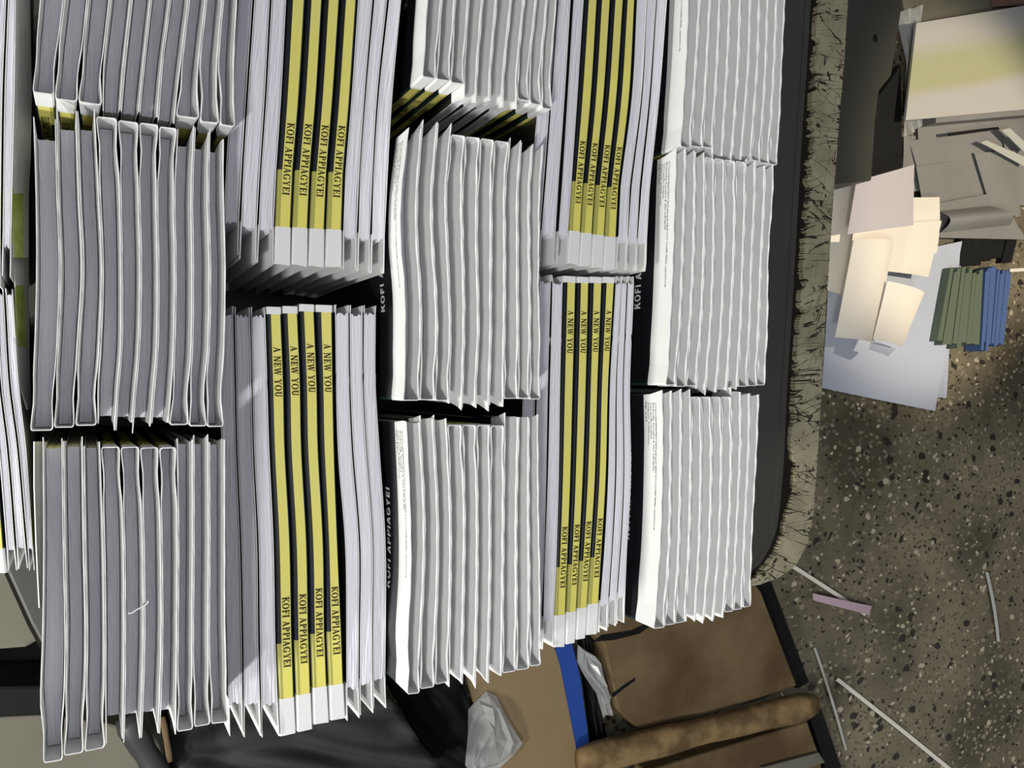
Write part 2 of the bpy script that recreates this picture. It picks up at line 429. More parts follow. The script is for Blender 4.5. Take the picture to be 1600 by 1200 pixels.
# middle upright column
k = [(0, [667,690,711,732,754,776,799,819,838,855,870]), (115, [659,681,704,725,745,766,787,808,826,845,861]), (160, [657,681,703,725,744,765,785,808,827,846,863])]
b = [122,126,131,148,152,156,161,157,163,170]; upright_stack(k, shift(b, -432), b, 'middle upright', 'top')
k = [(215, [636,658,682,704,727,750,772,797,815,833,850]), (300, [626,652,675,697,722,746,768,789,809,827,844]), (375, [625,652,676,699,723,745,768,789,809,827,843]), (450, [631,657,681,702,725,747,767,789,809,828,842]), (520, [632,658,683,704,725,748,767,788,810,828,844]), (590, [630,656,680,702,723,744,765,787,809,827,844]), (625, [629,655,679,701,722,743,764,787,809,827,845])]
upright_stack(k, [203,199,203,211,214,217,220,223,229,234], [626,625,626,629,630,629,627,623,623,624], 'middle upright', 'middle')
k = [(680, [635,657,678,699,722,744,766,788,810,826,841]), (800, [640,663,684,704,726,746,766,787,807,826,842]), (900, [641,662,684,704,725,746,766,786,807,827,844]), (1000, [636,657,680,702,723,744,764,785,807,827,845]), (1060, [636,656,679,701,722,742,762,784,806,827,845])]
upright_stack(k, [662,657,657,664,664,664,665,656,654,656], [1083,1074,1067,1066,1063,1059,1057,1050,1046,1040], 'middle upright', 'bottom')
# right upright column
k = [(0, [1075,1094,1110,1125,1141,1157,1173,1187,1200,1214,1227]), (100, [1071,1088,1105,1121,1137,1154,1170,1184,1197,1210,1222]), (200, [1064,1081,1099,1115,1131,1147,1162,1177,1191,1204,1218]), (250, [1060,1078,1096,1112,1128,1143,1158,1173,1187,1201,1215])]
b = [231,230,231,241,243,244,245,252,256,258]; upright_stack(k, shift(b, -365), b, 'right upright', 'top')
k = [(245, [1056,1071,1086,1101,1116,1132,1149,1165,1180,1195,1209]), (300, [1054,1070,1086,1101,1116,1132,1149,1165,1180,1195,1208]), (400, [1051,1067,1084,1100,1115,1132,1147,1161,1175,1190,1201]), (500, [1047,1063,1079,1096,1111,1128,1142,1158,1172,1186,1200]), (600, [1040,1055,1072,1088,1103,1120,1136,1152,1167,1182,1196])]
upright_stack(k, [238,240,242,246,248,250,252,258,260,261], [602,604,603,606,607,607,606,604,603,602], 'right upright', 'middle')
k = [(620, [1034,1049,1064,1079,1095,1110,1126,1142,1157,1171,1186]), (700, [1035,1048,1064,1080,1096,1112,1128,1143,1157,1170,1183]), (850, [1031,1046,1061,1077,1093,1109,1124,1138,1150,1163,1175]), (950, [1023,1040,1056,1072,1087,1101,1116,1131,1146,1160,1174])]
upright_stack(k, [619,618,617,620,620,620,620,615,618,618], [980,975,972,965,966,966,963,955,952,948], 'right upright', 'bottom')

# rows of books on their edges
k = [(0, [372,396,423,449,479,506,533,559,584,607,629]), (150, [360,386,415,441,470,497,523,549,571,591,615]), (300, [350,377,405,431,458,485,511,537,561,582,606]), (380, [347,374,402,429,456,483,509,536,559,580,603])]
b = [399,405,411,414,415,417,418,420,423,426]; lying_stack(k, shift(b, -690), b, 'left lying', 'upper', ZB=.217)
k = [(500, [341,366,392,416,442,468,494,522,546,568,589]), (600, [343,368,394,419,446,472,498,523,547,568,589]), (700, [345,370,396,422,448,474,500,525,551,573,595]), (850, [350,376,403,429,456,482,508,530,562,583,604]), (1000, [353,379,405,432,459,485,510,537,561,582,604]), (1090, [356,380,407,435,462,488,514,540,562,583,604])]
lying_stack(k, [478,480,480,480,479,476,477,477,478,478], [1150,1151,1152,1150,1143,1131,1127,1124,1115,1107], 'left lying', 'lower', ZB=.198,
            gap7=[(500, [523]), (700, [527]), (850, [538]), (1000, [540]), (1090, [541])])
k = [(0, [853,872,892,914,935,956,976,994,1011,1027,1043]), (150, [842,861,883,904,926,946,966,986,1003,1017,1032]), (300, [828,850,873,893,912,931,950,968,985,1001,1017]), (370, [823,845,868,889,908,927,946,965,981,997,1012])]
b = [411,412,413,413,416,419,422,422,423,424]; lying_stack(k, shift(b, -600), b, 'right lying', 'upper', ZB=.219, gap2=.0018)
k = [(480, [820,841,861,880,901,921,941,960,970,980,990]), (600, [818,838,858,877,898,918,936,953,964,975,985]), (750, [813,834,855,874,894,913,932,949,962,975,987]), (900, [808,829,850,869,888,905,922,940,954,967,979])]
lying_stack(k, [426,428,430,431,432,432,432,431,431,431], [1008,1010,1011,1010,1004,997,990,984,978,971], 'right lying', 'lower', ZB=.207)
k = [(0, [-40,-18,-3,11,26]), (150, [-46,-24,-9,5,24]), (400, [-54,-32,-14,2,18])]
lying_stack(k, [-220,-220,-220,-220], [445,447,446,432], 'far-left lying', 'upper', kinds='sfff', ZB=.21)
k = [(480, [-43,-21,-6,8,23]), (600, [-36,-14,0,15,31]), (700, [-28,-4,12,28,42]), (850, [-19,8,24,41,52])]
lying_stack(k, [452,452,452,452], [897,893,890,892], 'far-left lying', 'lower', kinds='sfff')
for o in list(bpy.data.objects):    # the two far-left stacks each show one spine
    if o.get('label') == 'book with yellow-striped spine up, cut off by the left picture edge':
        up = o.location.y > 0.05
        o['label'] = 'book with yellow-striped spine up, %s stack at the left picture edge' % ('upper' if up else 'lower')

# ------------------------------------------------------------------ general builders
def slab(name, px, z0, z1, mats, parent=None, side_mat=None, bev=0.0, smooth_n=0):
    """outline (pixels on plane z1) given real thickness down to z0"""
    top = [at(u, v, z1) for u, v in px]; n = len(top)
    bot = [Vector((p.x, p.y, z0)) for p in top]
    faces = [tuple(range(n)), tuple(range(2*n-1, n-1, -1))] + [(i, (i+1) % n, n + (i+1) % n, n + i) for i in range(n)]
    fm = [0, 0] + [1 if side_mat else 0] * n
    o = mesh_obj(name, top + bot, faces, [mats] + ([side_mat] if side_mat else []), parent, fm)
    if bev:
        b = o.modifiers.new('b', 'BEVEL'); b.width = bev; b.segments = 2; b.limit_method = 'ANGLE'
    return o

def sheet(name, px, z, label, m, cat='paper', group=None, curl=None, th=0.0006, n=8, tilt=None):
    """quad of paper (four pixel corners), bent: curl = function (a, b) -> extra height; tilt = corner heights"""
    c = [at(u, v, z) for u, v in px]
    if tilt: c = [at(u, v, z + t) for (u, v), t in zip(px, tilt)]
    top, bot, faces = [], [], []
    for i in range(n + 1):
        for j in range(n + 1):
            a, b = i / n, j / n
            p = c[0] * (1-a) * (1-b) + c[1] * a * (1-b) + c[2] * a * b + c[3] * (1-a) * b
            if curl: p = p + Vector((0, 0, curl(a, b)))
            top.append(p); bot.append(p - Vector((0, 0, th)))
    N = (n + 1) ** 2; q = lambda i, j: i * (n + 1) + j
    for i in range(n):
        for j in range(n):
            faces.append((q(i, j), q(i+1, j), q(i+1, j+1), q(i, j+1)))
            faces.append((N + q(i, j), N + q(i, j+1), N + q(i+1, j+1), N + q(i+1, j)))
    for i in range(n):
        for a, b in ((q(i, 0), q(i+1, 0)), (q(i, n), q(i+1, n)), (q(0, i), q(0, i+1)), (q(n, i), q(n, i+1))):
            faces.append((a, b, N + b, N + a))
    o = mesh_obj(name, top + bot, faces, [m], smooth=False)
    tag(o, label, cat, group)
    return o

# ------------------------------------------------------------------ table
M['laminate'] = mat('desk_laminate', (0.062, 0.060, 0.052), 0.38, 0.45, noise=(5, 0.3, (0.05, 0.048, 0.042)), bump=0.1)
M['darkgap'] = mat('dark_groove', (0.012, 0.010, 0.007), 0.8, 0.2)
M['steel'] = mat('dark_steel', (0.05, 0.05, 0.05), 0.4, 0.5)

def cracked_paint():
    m = bpy.data.materials.new('cracked_cream_paint'); m.use_nodes = True; nt = m.node_tree; b = nt.nodes['Principled BSDF']
    b.inputs['Roughness'].default_value = 0.6
    N = nt.nodes.new; Lk = nt.links.new
    tc = N('ShaderNodeTexCoord')
    cracks = None
    for rot, sx, sy, wd, off in ((.35, 9, 62, .010, 0), (-.42, 9, 58, .010, 4), (.05, 7, 95, .012, 9), (1.2, 14, 60, .006, 15)):
        mp = N('ShaderNodeMapping'); mp.vector_type = 'TEXTURE'; mp.inputs['Rotation'].default_value = (0, 0, rot); mp.inputs['Scale'].default_value = (1/sx, 1/sy, 1); mp.inputs['Location'].default_value = (off, off, 0)
        Lk(tc.outputs['Object'], mp.inputs[0])
        nz = N('ShaderNodeTexNoise'); nz.inputs['Scale'].default_value = 1; nz.inputs['Detail'].default_value = 2.5; Lk(mp.outputs[0], nz.inputs['Vector'])
        a = N('ShaderNodeMath'); a.operation = 'SUBTRACT'; Lk(nz.outputs['Fac'], a.inputs[0]); a.inputs[1].default_value = .5
        a2 = N('ShaderNodeMath'); a2.operation = 'ABSOLUTE'; Lk(a.outputs[0], a2.inputs[0])
        n3 = N('ShaderNodeTexNoise'); n3.noise_dimensions = '4D'; n3.inputs['W'].default_value = off; n3.inputs['Scale'].default_value = 22; n3.inputs['Detail'].default_value = 3; Lk(tc.outputs['Object'], n3.inputs['Vector'])
        th = N('ShaderNodeMapRange'); th.inputs[1].default_value = .41; th.inputs[2].default_value = .58; th.inputs[3].default_value = 0; th.inputs[4].default_value = wd; Lk(n3.outputs['Fac'], th.inputs[0])
        lt = N('ShaderNodeMath'); lt.operation = 'LESS_THAN'; Lk(a2.outputs[0], lt.inputs[0]); Lk(th.outputs[0], lt.inputs[1])
        if cracks is None: cracks = lt
        else:
            m2 = N('ShaderNodeMath'); m2.operation = 'MAXIMUM'; Lk(cracks.outputs[0], m2.inputs[0]); Lk(lt.outputs[0], m2.inputs[1]); cracks = m2
    lt = cracks
    # flaked spots
    n4 = N('ShaderNodeTexNoise'); n4.inputs['Scale'].default_value = 75; n4.inputs['Detail'].default_value = 3; Lk(tc.outputs['Object'], n4.inputs['Vector'])
    gt = N('ShaderNodeMath'); gt.operation = 'GREATER_THAN'; Lk(n4.outputs['Fac'], gt.inputs[0]); gt.inputs[1].default_value = 0.66
    mxx = N('ShaderNodeMath'); mxx.operation = 'MAXIMUM'; Lk(lt.outputs[0], mxx.inputs[0]); Lk(gt.outputs[0], mxx.inputs[1])
    r = N('ShaderNodeValToRGB'); r.color_ramp.elements[0].position = .3; r.color_ramp.elements[1].position = .7
    r.color_ramp.elements[0].color = (0.26, 0.235, 0.15, 1); r.color_ramp.elements[1].color = (0.40, 0.37, 0.25, 1)
    n5 = N('ShaderNodeTexNoise'); n5.inputs['Scale'].default_value = 30; n5.inputs['Detail'].default_value = 8; Lk(tc.outputs['Object'], n5.inputs['Vector']); Lk(n5.outputs['Fac'], r.inputs[0])
    mc = N('ShaderNodeMixRGB'); Lk(mxx.outputs[0], mc.inputs[0]); Lk(r.outputs[0], mc.inputs[1]); mc.inputs[2].default_value = (0.03, 0.022, 0.012, 1)
    Lk(mc.outputs[0], b.inputs['Base Color'])
    return m
M['cream'] = cracked_paint()

outer = [(1329,-60),(1325,0),(1319,100),(1312,180),(1303,300),(1291,480),(1283,620),(1277,720),(1271,800),(1262,850),(1243,884),(1218,902),(1186,914),(1130,921)]
inner = [(1279,-60),(1275,0),(1269,100),(1263,200),(1256,320),(1247,480),(1238,620),(1233,720),(1228,790),(1222,830),(1212,858),(1199,880),(1178,903),(1125,912)]
lam_r = [(1272,-60),(1268,0),(1262,100),(1255,200),(1248,320),(1239,480),(1230,620),(1226,720),(1220,790),(1214,830),(1204,856),(1190,880),(1166,899),(1118,907)]
rest = [(1000,930),(730,965),(450,1000),(120,1034),(78,1030),(48,975),(12,896),(-40,800),(-160,700),(-160,-60)]
table = empty('work_table', Vector((0.3, 0, 0)))
tag(table, 'dark laminate work table with a chipped cream edge carrying all the book stacks', 'table')
slab('tabletop', lam_r + rest, TZ - 0.03, TZ, M['laminate'], table, bev=0.002)
slab('groove', [(u+4, v) for u, v in inner] + [(1000,934),(730,969),(450,1004),(120,1038),(74,1034),(43,977),(8,899),(-44,803),(-165,700),(-165,-60)], TZ - 0.032, TZ - 0.006, M['darkgap'], table)
# cream lipping with an uneven, chipped inner side
rin = []
for i in range(len(inner) - 1):
    (u0, v0), (u1, v1) = inner[i], inner[i+1]
    st = max(2, int(math.hypot(u1-u0, v1-v0) / 4))
    for q in range(st):
        a = q / st; d = max(0, random.gauss(1.2, 1.8)) * (1.4 if v0 < 620 else .5)
        if 700 < v0 + (v1-v0)*a < 800: d += 8 * math.sin((v0 + (v1-v0)*a - 700) / 100 * math.pi)
        rin.append((u0 + (u1-u0)*a + 3 + d, v0 + (v1-v0)*a))
rout = []
for i in range(len(outer) - 1):
    (u0, v0), (u1, v1) = outer[i], outer[i+1]
    st = max(2, int(math.hypot(u1-u0, v1-v0) / 10))
    for q in range(st):
        a = q / st; rout.append((u0 + (u1-u0)*a + random.gauss(0, .8), v0 + (v1-v0)*a))
strip_px = rout + [outer[-1]] + [inner[-1]] + list(reversed(rin))
def tri_strip(name, A, B, z0, z1, m, parent):
    """ribbon solid between two outlines with the same number of points"""
    n = len(A); ta = [at(u, v, z1) for u, v in A]; tb = [at(u, v, z1) for u, v in B]
    ba = [Vector((p.x, p.y, z0)) for p in ta]; bb = [Vector((p.x, p.y, z0)) for p in tb]
    V_ = ta + tb + ba + bb; f = []
    for i in range(n - 1):
        f += [(i, i+1, n+i+1, n+i), (2*n+i, 3*n+i, 3*n+i+1, 2*n+i+1), (i, 2*n+i, 2*n+i+1, i+1), (n+i, n+i+1, 3*n+i+1, 3*n+i)]
    f += [(0, n, 3*n, 2*n), (n-1, 3*n-1, 4*n-1, 2*n-1)]
    return mesh_obj(name, V_, f, [m], parent)
def resample(P_, n):
    d = [0]
    for i in range(1, len(P_)): d.append(d[-1] + math.hypot(P_[i][0]-P_[i-1][0], P_[i][1]-P_[i-1][1]))
    out = []
    for q in range(n):
        t = d[-1] * q / (n - 1); i = 1
        while i < len(d) - 1 and d[i] < t: i += 1
        a = (t - d[i-1]) / (d[i] - d[i-1]); out.append((P_[i-1][0] + (P_[i][0]-P_[i-1][0])*a, P_[i-1][1] + (P_[i][1]-P_[i-1][1])*a))
    return out
nn = 620; walk = 0
A_ = resample(outer, nn); B_ = resample(inner, nn)
for q in range(nn):
    y = B_[q][1]; walk = walk * .82 + random.gauss(0, 1.5); d = max(0, walk + 1.2 + random.gauss(0, .6)) * (1.3 if y < 620 else .5)
    if 700 < y < 810: d += 9 * math.sin((y - 700) / 110 * math.pi)
    B_[q] = (B_[q][0] + 3 + d, y); A_[q] = (A_[q][0] + random.gauss(0, .35), A_[q][1])
tri_strip('edge_strip', A_, B_, TZ - 0.035, TZ + 0.0005, M['cream'], table)
# a low metal ridge running just inside the strip
A2 = resample([(u - 1, v) for u, v in lam_r], 80); B2 = resample([(u - 9, v) for u, v in lam_r], 80)
tri_strip('edge_ridge', A2, B2, TZ - 0.001, TZ + 0.0012, M['laminate'], table)
for (x, y) in ((0.60, -0.20), (0.60, 0.50), (0.06, -0.18), (0.06, 0.50)):
    vs = [Vector((x + a, y + b_, z)) for z in (0.0, TZ - 0.033) for a, b_ in ((-.02, -.02), (.02, -.02), (.02, .02), (-.02, .02))]
    mesh_obj('leg', vs, [(0,1,2,3), (4,5,6,7), (0,1,5,4), (1,2,6,5), (2,3,7,6), (3,0,4,7)], [M['steel']], table)

# ------------------------------------------------------------------ floor
def terrazzo():
    m = bpy.data.materials.new('terrazzo'); m.use_nodes = True; nt = m.node_tree; b = nt.nodes['Principled BSDF']
    N = nt.nodes.new; Lk = nt.links.new
    tc = N('ShaderNodeTexCoord')
    nz = N('ShaderNodeTexNoise'); nz.inputs['Scale'].default_value = 3.0; nz.inputs['Detail'].default_value = 5; Lk(tc.outputs['Object'], nz.inputs['Vector'])
    base = N('ShaderNodeValToRGB'); e = base.color_ramp.elements; e[0].position = .38; e[1].position = .64
    e[0].color = (0.085, 0.072, 0.045, 1); e[1].color = (0.25, 0.22, 0.145, 1); Lk(nz.outputs['Fac'], base.inputs[0])
    cur = base.outputs[0]
    nd = N('ShaderNodeTexNoise'); nd.inputs['Scale'].default_value = 45; Lk(tc.outputs['Object'], nd.inputs['Vector'])
    for sc, rad, frac, col, seed in ((70, .38, .30, (0.17, 0.145, 0.095), 1), (60, .34, .20, (0.29, 0.25, 0.17), 17), (90, .34, .20, (0.10, 0.085, 0.055), 21), (27, .30, .10, (0.030, 0.025, 0.018), 3), (62, .32, .12, (0.035, 0.028, 0.02), 13), (26, .20, .05, (0.50, 0.45, 0.33), 5), (60, .26, .06, (0.58, 0.52, 0.38), 9)):
        mp = N('ShaderNodeMapping'); mp.inputs['Location'].default_value = (seed * 3.1, seed * 1.7, 0); mp.inputs['Rotation'].default_value = (0, 0, seed); mp.inputs['Scale'].default_value = (1.0, 1.35, 1)
        mixv = N('ShaderNodeMixRGB'); mixv.inputs[0].default_value = 0.02; Lk(tc.outputs['Object'], mixv.inputs[1]); Lk(nd.outputs['Color'], mixv.inputs[2]); Lk(mixv.outputs[0], mp.inputs[0])
        vo = N('ShaderNodeTexVoronoi'); vo.voronoi_dimensions = '2D'; vo.inputs['Scale'].default_value = sc; Lk(mp.outputs[0], vo.inputs['Vector'])
        l = N('ShaderNodeMath'); l.operation = 'LESS_THAN'; Lk(vo.outputs['Distance'], l.inputs[0]); l.inputs[1].default_value = rad
        sx = N('ShaderNodeSeparateColor'); Lk(vo.outputs['Color'], sx.inputs[0])
        g = N('ShaderNodeMath'); g.operation = 'LESS_THAN'; Lk(sx.outputs[0], g.inputs[0]); g.inputs[1].default_value = frac
        mu = N('ShaderNodeMath'); mu.operation = 'MULTIPLY'; Lk(l.outputs[0], mu.inputs[0]); Lk(g.outputs[0], mu.inputs[1])
        mc = N('ShaderNodeMixRGB'); Lk(mu.outputs[0], mc.inputs[0]); Lk(cur, mc.inputs[1]); mc.inputs[2].default_value = (*col, 1); cur = mc.outputs[0]
    Lk(cur, b.inputs['Base Color']); b.inputs['Roughness'].default_value = 0.55; b.inputs['Specular IOR Level'].default_value = 0.3
    return m
M['terrazzo'] = terrazzo()
fv = [Vector((-1.6, -2.0, 0)), Vector((4.0, -2.0, 0)), Vector((4.0, 2.4, 0)), Vector((-1.6, 2.4, 0))]
fl = mesh_obj('floor', fv + [v - Vector((0, 0, .05)) for v in fv], [(0,1,2,3), (4,7,6,5), (0,4,5,1), (1,5,6,2), (2,6,7,3), (3,7,4,0)], [M['terrazzo']])
fl['kind'] = 'structure'

# ------------------------------------------------------------------ clutter on the floor
M['white_sheet'] = mat('white_sheet', (0.53, 0.58, 0.68), 0.8, 0.15)
M['cream_sheet'] = mat('cream_sheet', (0.88, 0.83, 0.73), 0.8, 0.15)
M['grey_sheet'] = mat('grey_sheet', (0.30, 0.30, 0.29), 0.85, 0.1, noise=(6, .3, (0.23, 0.23, 0.22)))
M['strip_white'] = mat('strip_white', (0.88, 0.84, 0.74), 0.7, 0.2)
M['strip_pink'] = mat('strip_pink', (0.60, 0.44, 0.52), 0.7, 0.2)
M['strip_grey'] = mat('strip_grey', (0.52, 0.54, 0.49), 0.7, 0.2)
M['wood'] = mat('old_wood', (0.23, 0.165, 0.085), 0.75, 0.2, noise=(7, .14, (0.12, 0.078, 0.038)), bump=.3, bscale=60)
M['wood_light'] = mat('worn_wood', (0.36, 0.24, 0.115), 0.75, 0.2, noise=(22, .10, (0.17, 0.11, 0.05)), bump=.4, bscale=70)
M['card'] = mat('cardboard', (0.35, 0.255, 0.14), 0.85, 0.1, noise=(5, .3, (0.31, 0.225, 0.125)))
M['blue'] = mat('blue_print', (0.03, 0.09, 0.42), 0.45, 0.3)
M['blue_pad'] = mat('blue_pad', (0.08, 0.14, 0.32), 0.7, 0.2)
M['green_pad'] = mat('green_pad', (0.13, 0.165, 0.115), 0.7, 0.2)
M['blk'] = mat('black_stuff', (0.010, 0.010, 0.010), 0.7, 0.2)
M['tarp'] = mat('grey_tarp', (0.060, 0.062, 0.060), 0.75, 0.2, noise=(7, .2, (0.035, 0.036, 0.034)), bump=.5, bscale=18)
M['greygreen'] = mat('grey_green_metal', (0.085, 0.085, 0.068), 0.5, 0.3, noise=(3, .3, (0.065, 0.063, 0.05)))
M['palewood'] = mat('pale_painted_wood', (0.24, 0.23, 0.18), 0.7, 0.2, noise=(6, .25, (0.16, 0.155, 0.115)))
def plastic_mat():
    m = bpy.data.materials.new('clear_plastic'); m.use_nodes = True; nt = m.node_tree; b = nt.nodes['Principled BSDF']
    b.inputs['Base Color'].default_value = (0.75, 0.77, 0.76, 1); b.inputs['Roughness'].default_value = 0.2; b.inputs['Alpha'].default_value = 0.42
    return m
M['plastic'] = plastic_mat()

def stack_sheets_mat():
    m = mat('printed_sheet', (0.55, 0.54, 0.50), 0.8, 0.15); nt = m.node_tree; b = nt.nodes['Principled BSDF']; N = nt.nodes.new; Lk = nt.links.new
    tc = N('ShaderNodeTexCoord'); sp = N('ShaderNodeSeparateXYZ'); Lk(tc.outputs['Object'], sp.inputs[0])
    nz = N('ShaderNodeTexNoise'); nz.inputs['Scale'].default_value = 3; Lk(tc.outputs['Object'], nz.inputs['Vector'])
    pa, pb = at(1440, 140, .085), at(1600, 108, .085); d = (pb - pa).normalized(); nrm = Vector((-d.y, d.x, 0)); c0 = nrm.dot(pa)
    vm = N('ShaderNodeVectorMath'); vm.operation = 'DOT_PRODUCT'; Lk(tc.outputs['Object'], vm.inputs[0]); vm.inputs[1].default_value = nrm
    a = N('ShaderNodeMath'); a.operation = 'MULTIPLY_ADD'; Lk(nz.outputs['Fac'], a.inputs[0]); a.inputs[1].default_value = .03; Lk(vm.outputs['Value'], a.inputs[2])
    r = N('ShaderNodeValToRGB'); e = r.color_ramp.elements; e[0].position = 0; e[0].color = (0.55, 0.54, 0.50, 1); e[1].position = 1; e[1].color = (0.55, 0.54, 0.50, 1)
    mr = N('ShaderNodeMapRange'); mr.inputs[1].default_value = c0 + .06 - .22; mr.inputs[2].default_value = c0 + .06 + .22; Lk(a.outputs[0], mr.inputs[0]); Lk(mr.outputs[0], r.inputs[0])
    for p, c in ((.36, (0.55, 0.54, 0.50, 1)), (.42, (0.47, 0.48, 0.28, 1)), (.55, (0.47, 0.48, 0.30, 1)), (.66, (0.55, 0.54, 0.50, 1))):
        x = e.new(p); x.color = c
    Lk(r.outputs[0], b.inputs['Base Color'])
    return m
M['printed'] = stack_sheets_mat()
# big pile of printed sheets, its loose top sheet and the plastic it lies on
ps = slab('paper_pile', [(1478,37),(1760,-8),(1790,163),(1462,192)], 0.013, 0.051, M['grey_sheet'], side_mat=M['grey_sheet'])
tag(ps, 'thick pile of large sheets on the floor at the upper right', 'paper pile')
o = slab('printed_sheet', [(1432,36),(1766,-18),(1796,153),(1415,188)], 0.052, 0.058, M['printed'])
tag(o, 'large pale sheet with a yellow-green band on top of the pile at upper right', 'paper')
sheet('plastic_sheet', [(1402,20),(1432,12),(1430,200),(1412,215)], 0.012, 'thin clear plastic sheet beneath the pale printed sheets', M['plastic'], 'plastic', curl=lambda a, b: .02*math.sin(5*a+3*b)**2)

mtop = [(1230,-90),(1420,-90),(1408,20),(1399,80),(1393,118),(1374,142),(1368,190),(1362,282),(1210,300)]
cab = empty('metal_cabinet', at(1330, 100, 0)); tag(cab, 'dark grey-green metal cabinet standing on the floor beside the cream table edge', 'cabinet')
slab('body', mtop, 0.0, 0.20, M['greygreen'], cab, bev=.003)
c0 = at(1368, 60, .2012)
mesh_obj('screw_hole', [c0] + [c0 + Vector((.006*math.cos(q*.7), .008*math.sin(q*.7), 0)) for q in range(9)], [(0, i, i % 9 + 1) for i in range(1, 10)], [M['blk']], cab)
o = slab('shadow_patch', [(1395,120),(1408,100),(1412,275),(1360,300),(1364,200),(1372,150)], 0.0, 0.03, M['blk'], bev=.004); tag(o, 'black patch painted as shadow on the floor between the cabinet and the paper pile', 'painted shadow')  # black slab standing for the shade on the floor beside the cabinet
o = slab('grey_board', [(1400,-60),(1700,-60),(1700,30),(1420,60)], 0.0, 0.012, M['palewood']); tag(o, 'grey-green board on the floor behind the pale printed sheets', 'board')
o = slab('brown_carton', [(1548,-30),(1640,-40),(1640,6),(1556,10)], 0.0135, 0.022, mat('red_brown_card', (.25,.15,.11), .8, .1)); tag(o, 'small reddish brown carton at the top right corner of the picture', 'carton')

# heap of grey sheets
gs = [
 ([(1416,222),(1530,200),(1545,255),(1430,270)], .004, 'grey sheet lying directly in front of the printed pile'),
 ([(1425,262),(1530,246),(1565,330),(1440,352)], .010, 'wide grey sheet in the heap right of the cream papers'),
 ([(1518,240),(1585,236),(1590,338),(1548,340)], .016, 'narrow grey sheet standing out at the right of the heap'),
 ([(1462,318),(1560,300),(1600,375),(1462,372)], .020, 'grey sheet at the front of the heap above the coloured pads'),
 ([(1560,215),(1680,225),(1680,330),(1580,320)], .006, 'grey sheet at the right picture edge'),
 ([(1428,190),(1640,170),(1660,236),(1430,256)], .001, 'dark grey sheet half hidden beneath the printed pile'),
 ([(1405,215),(1432,212),(1436,300),(1406,300)], .003, 'dark grey sheet between the painted shadow and the paper heap'),
]
for px, z, lab in gs:
    ph = random.random() * 6
    sheet('paper_sheet', px, z, lab, M['grey_sheet'], group=None, curl=lambda a, b, ph=ph: .006 * math.sin(3*a + ph) * math.sin(2*b + ph) + .007)
o = sheet('rolled_sheet', [(1465,330),(1545,322),(1577,352),(1468,364)], .034, 'curled grey sheet with a rolled edge above the coloured pads', M['grey_sheet'], 'paper', curl=lambda a, b: .03 * math.sin(math.pi * b) + .002, n=12)
sheet('paper_strip', [(1533,223),(1541,219),(1612,250),(1604,262)], .040, 'pale paper strip across the grey sheets, at the right', M['strip_grey'], 'paper strip')
sheet('paper_strip', [(1565,203),(1578,200),(1612,232),(1603,240)], .044, 'short pale strip just below the printed pile, at the right edge', M['strip_grey'], 'paper strip')
sheet('dark_strap', [(1480,208),(1560,198),(1562,202),(1482,213)], .042, 'thin dark strap lying along the front of the printed pile', M['blk'], 'strap')

# big white sheet under the cream papers and the sheet behind it
sheet('large_sheet', [(1288,420),(1507,376),(1454,642),(1280,606)], .012, 'large bluish white sheet under the cream papers beside the table', M['white_sheet'], curl=lambda a, b: .010 + .012 * math.sin(3.2*a + .4) * math.cos(2*b), n=14)
sheet('pale_sheet', [(1455,500),(1486,500),(1479,622),(1450,620)], .003, 'small bluish sheet peeping out behind the large white sheet', M['white_sheet'])
cs = [
 ([(1270,292),(1344,288),(1334,410),(1322,466),(1268,448)], None, .050, 'cream sheet nearest the table edge, under the others'),
]
sheet('cream_sheet', [(1286,296),(1345,286),(1322,466),(1262,446)], .050, 'cream sheet touching the table edge, left of the other cream papers', M['cream_sheet'], curl=lambda a, b: .012 * math.sin(2.6 * a))
sheet('cream_sheet', [(1400,309),(1468,308),(1462,396),(1390,400)], .058, 'cream sheet furthest right in the cream paper heap', M['cream_sheet'], curl=lambda a, b: .006 * math.sin(2.6 * b))
sheet('cream_sheet', [(1385,352),(1471,345),(1450,433),(1378,423)], .072, 'cream sheet below the grey square sheet, over the furthest right one', M['cream_sheet'], curl=lambda a, b: .006 * math.sin(3 * a))
sheet('square_sheet', [(1338,283),(1426,258),(1437,350),(1336,364)], .135, 'square pinkish white sheet on top of the cream papers', mat('pinkish_sheet', (.56,.53,.55), .8, .1), curl=lambda a, b: .012 * math.sin(2.8 * a) - .02 * b)
sheet('tan_sheet', [(1336,345),(1402,350),(1396,405),(1328,398)], .090, 'tan sheet glimpsed between the square sheet and the long cream sheet', M['cream_sheet'])
sheet('cream_sheet', [(1334,374),(1394,378),(1362,537),(1305,527)], .110, 'long cream sheet with a rounded corner in front of the square sheet', M['cream_sheet'], curl=lambda a, b: .022 * math.sin(2.9 * a), n=12)
sheet('cream_sheet', [(1387,439),(1440,457),(1405,542),(1364,530)], .128, 'smallest cream sheet, at the front of the heap', M['cream_sheet'], curl=lambda a, b: .014 * math.sin(2.6 * a), n=10)
sheet('cream_slip', [(1362,533),(1398,545),(1386,557),(1358,546)], .105, 'folded white slip under the front end of the smallest cream sheet', M['white_sheet'], curl=lambda a, b: .006 * math.sin(2.6 * a))

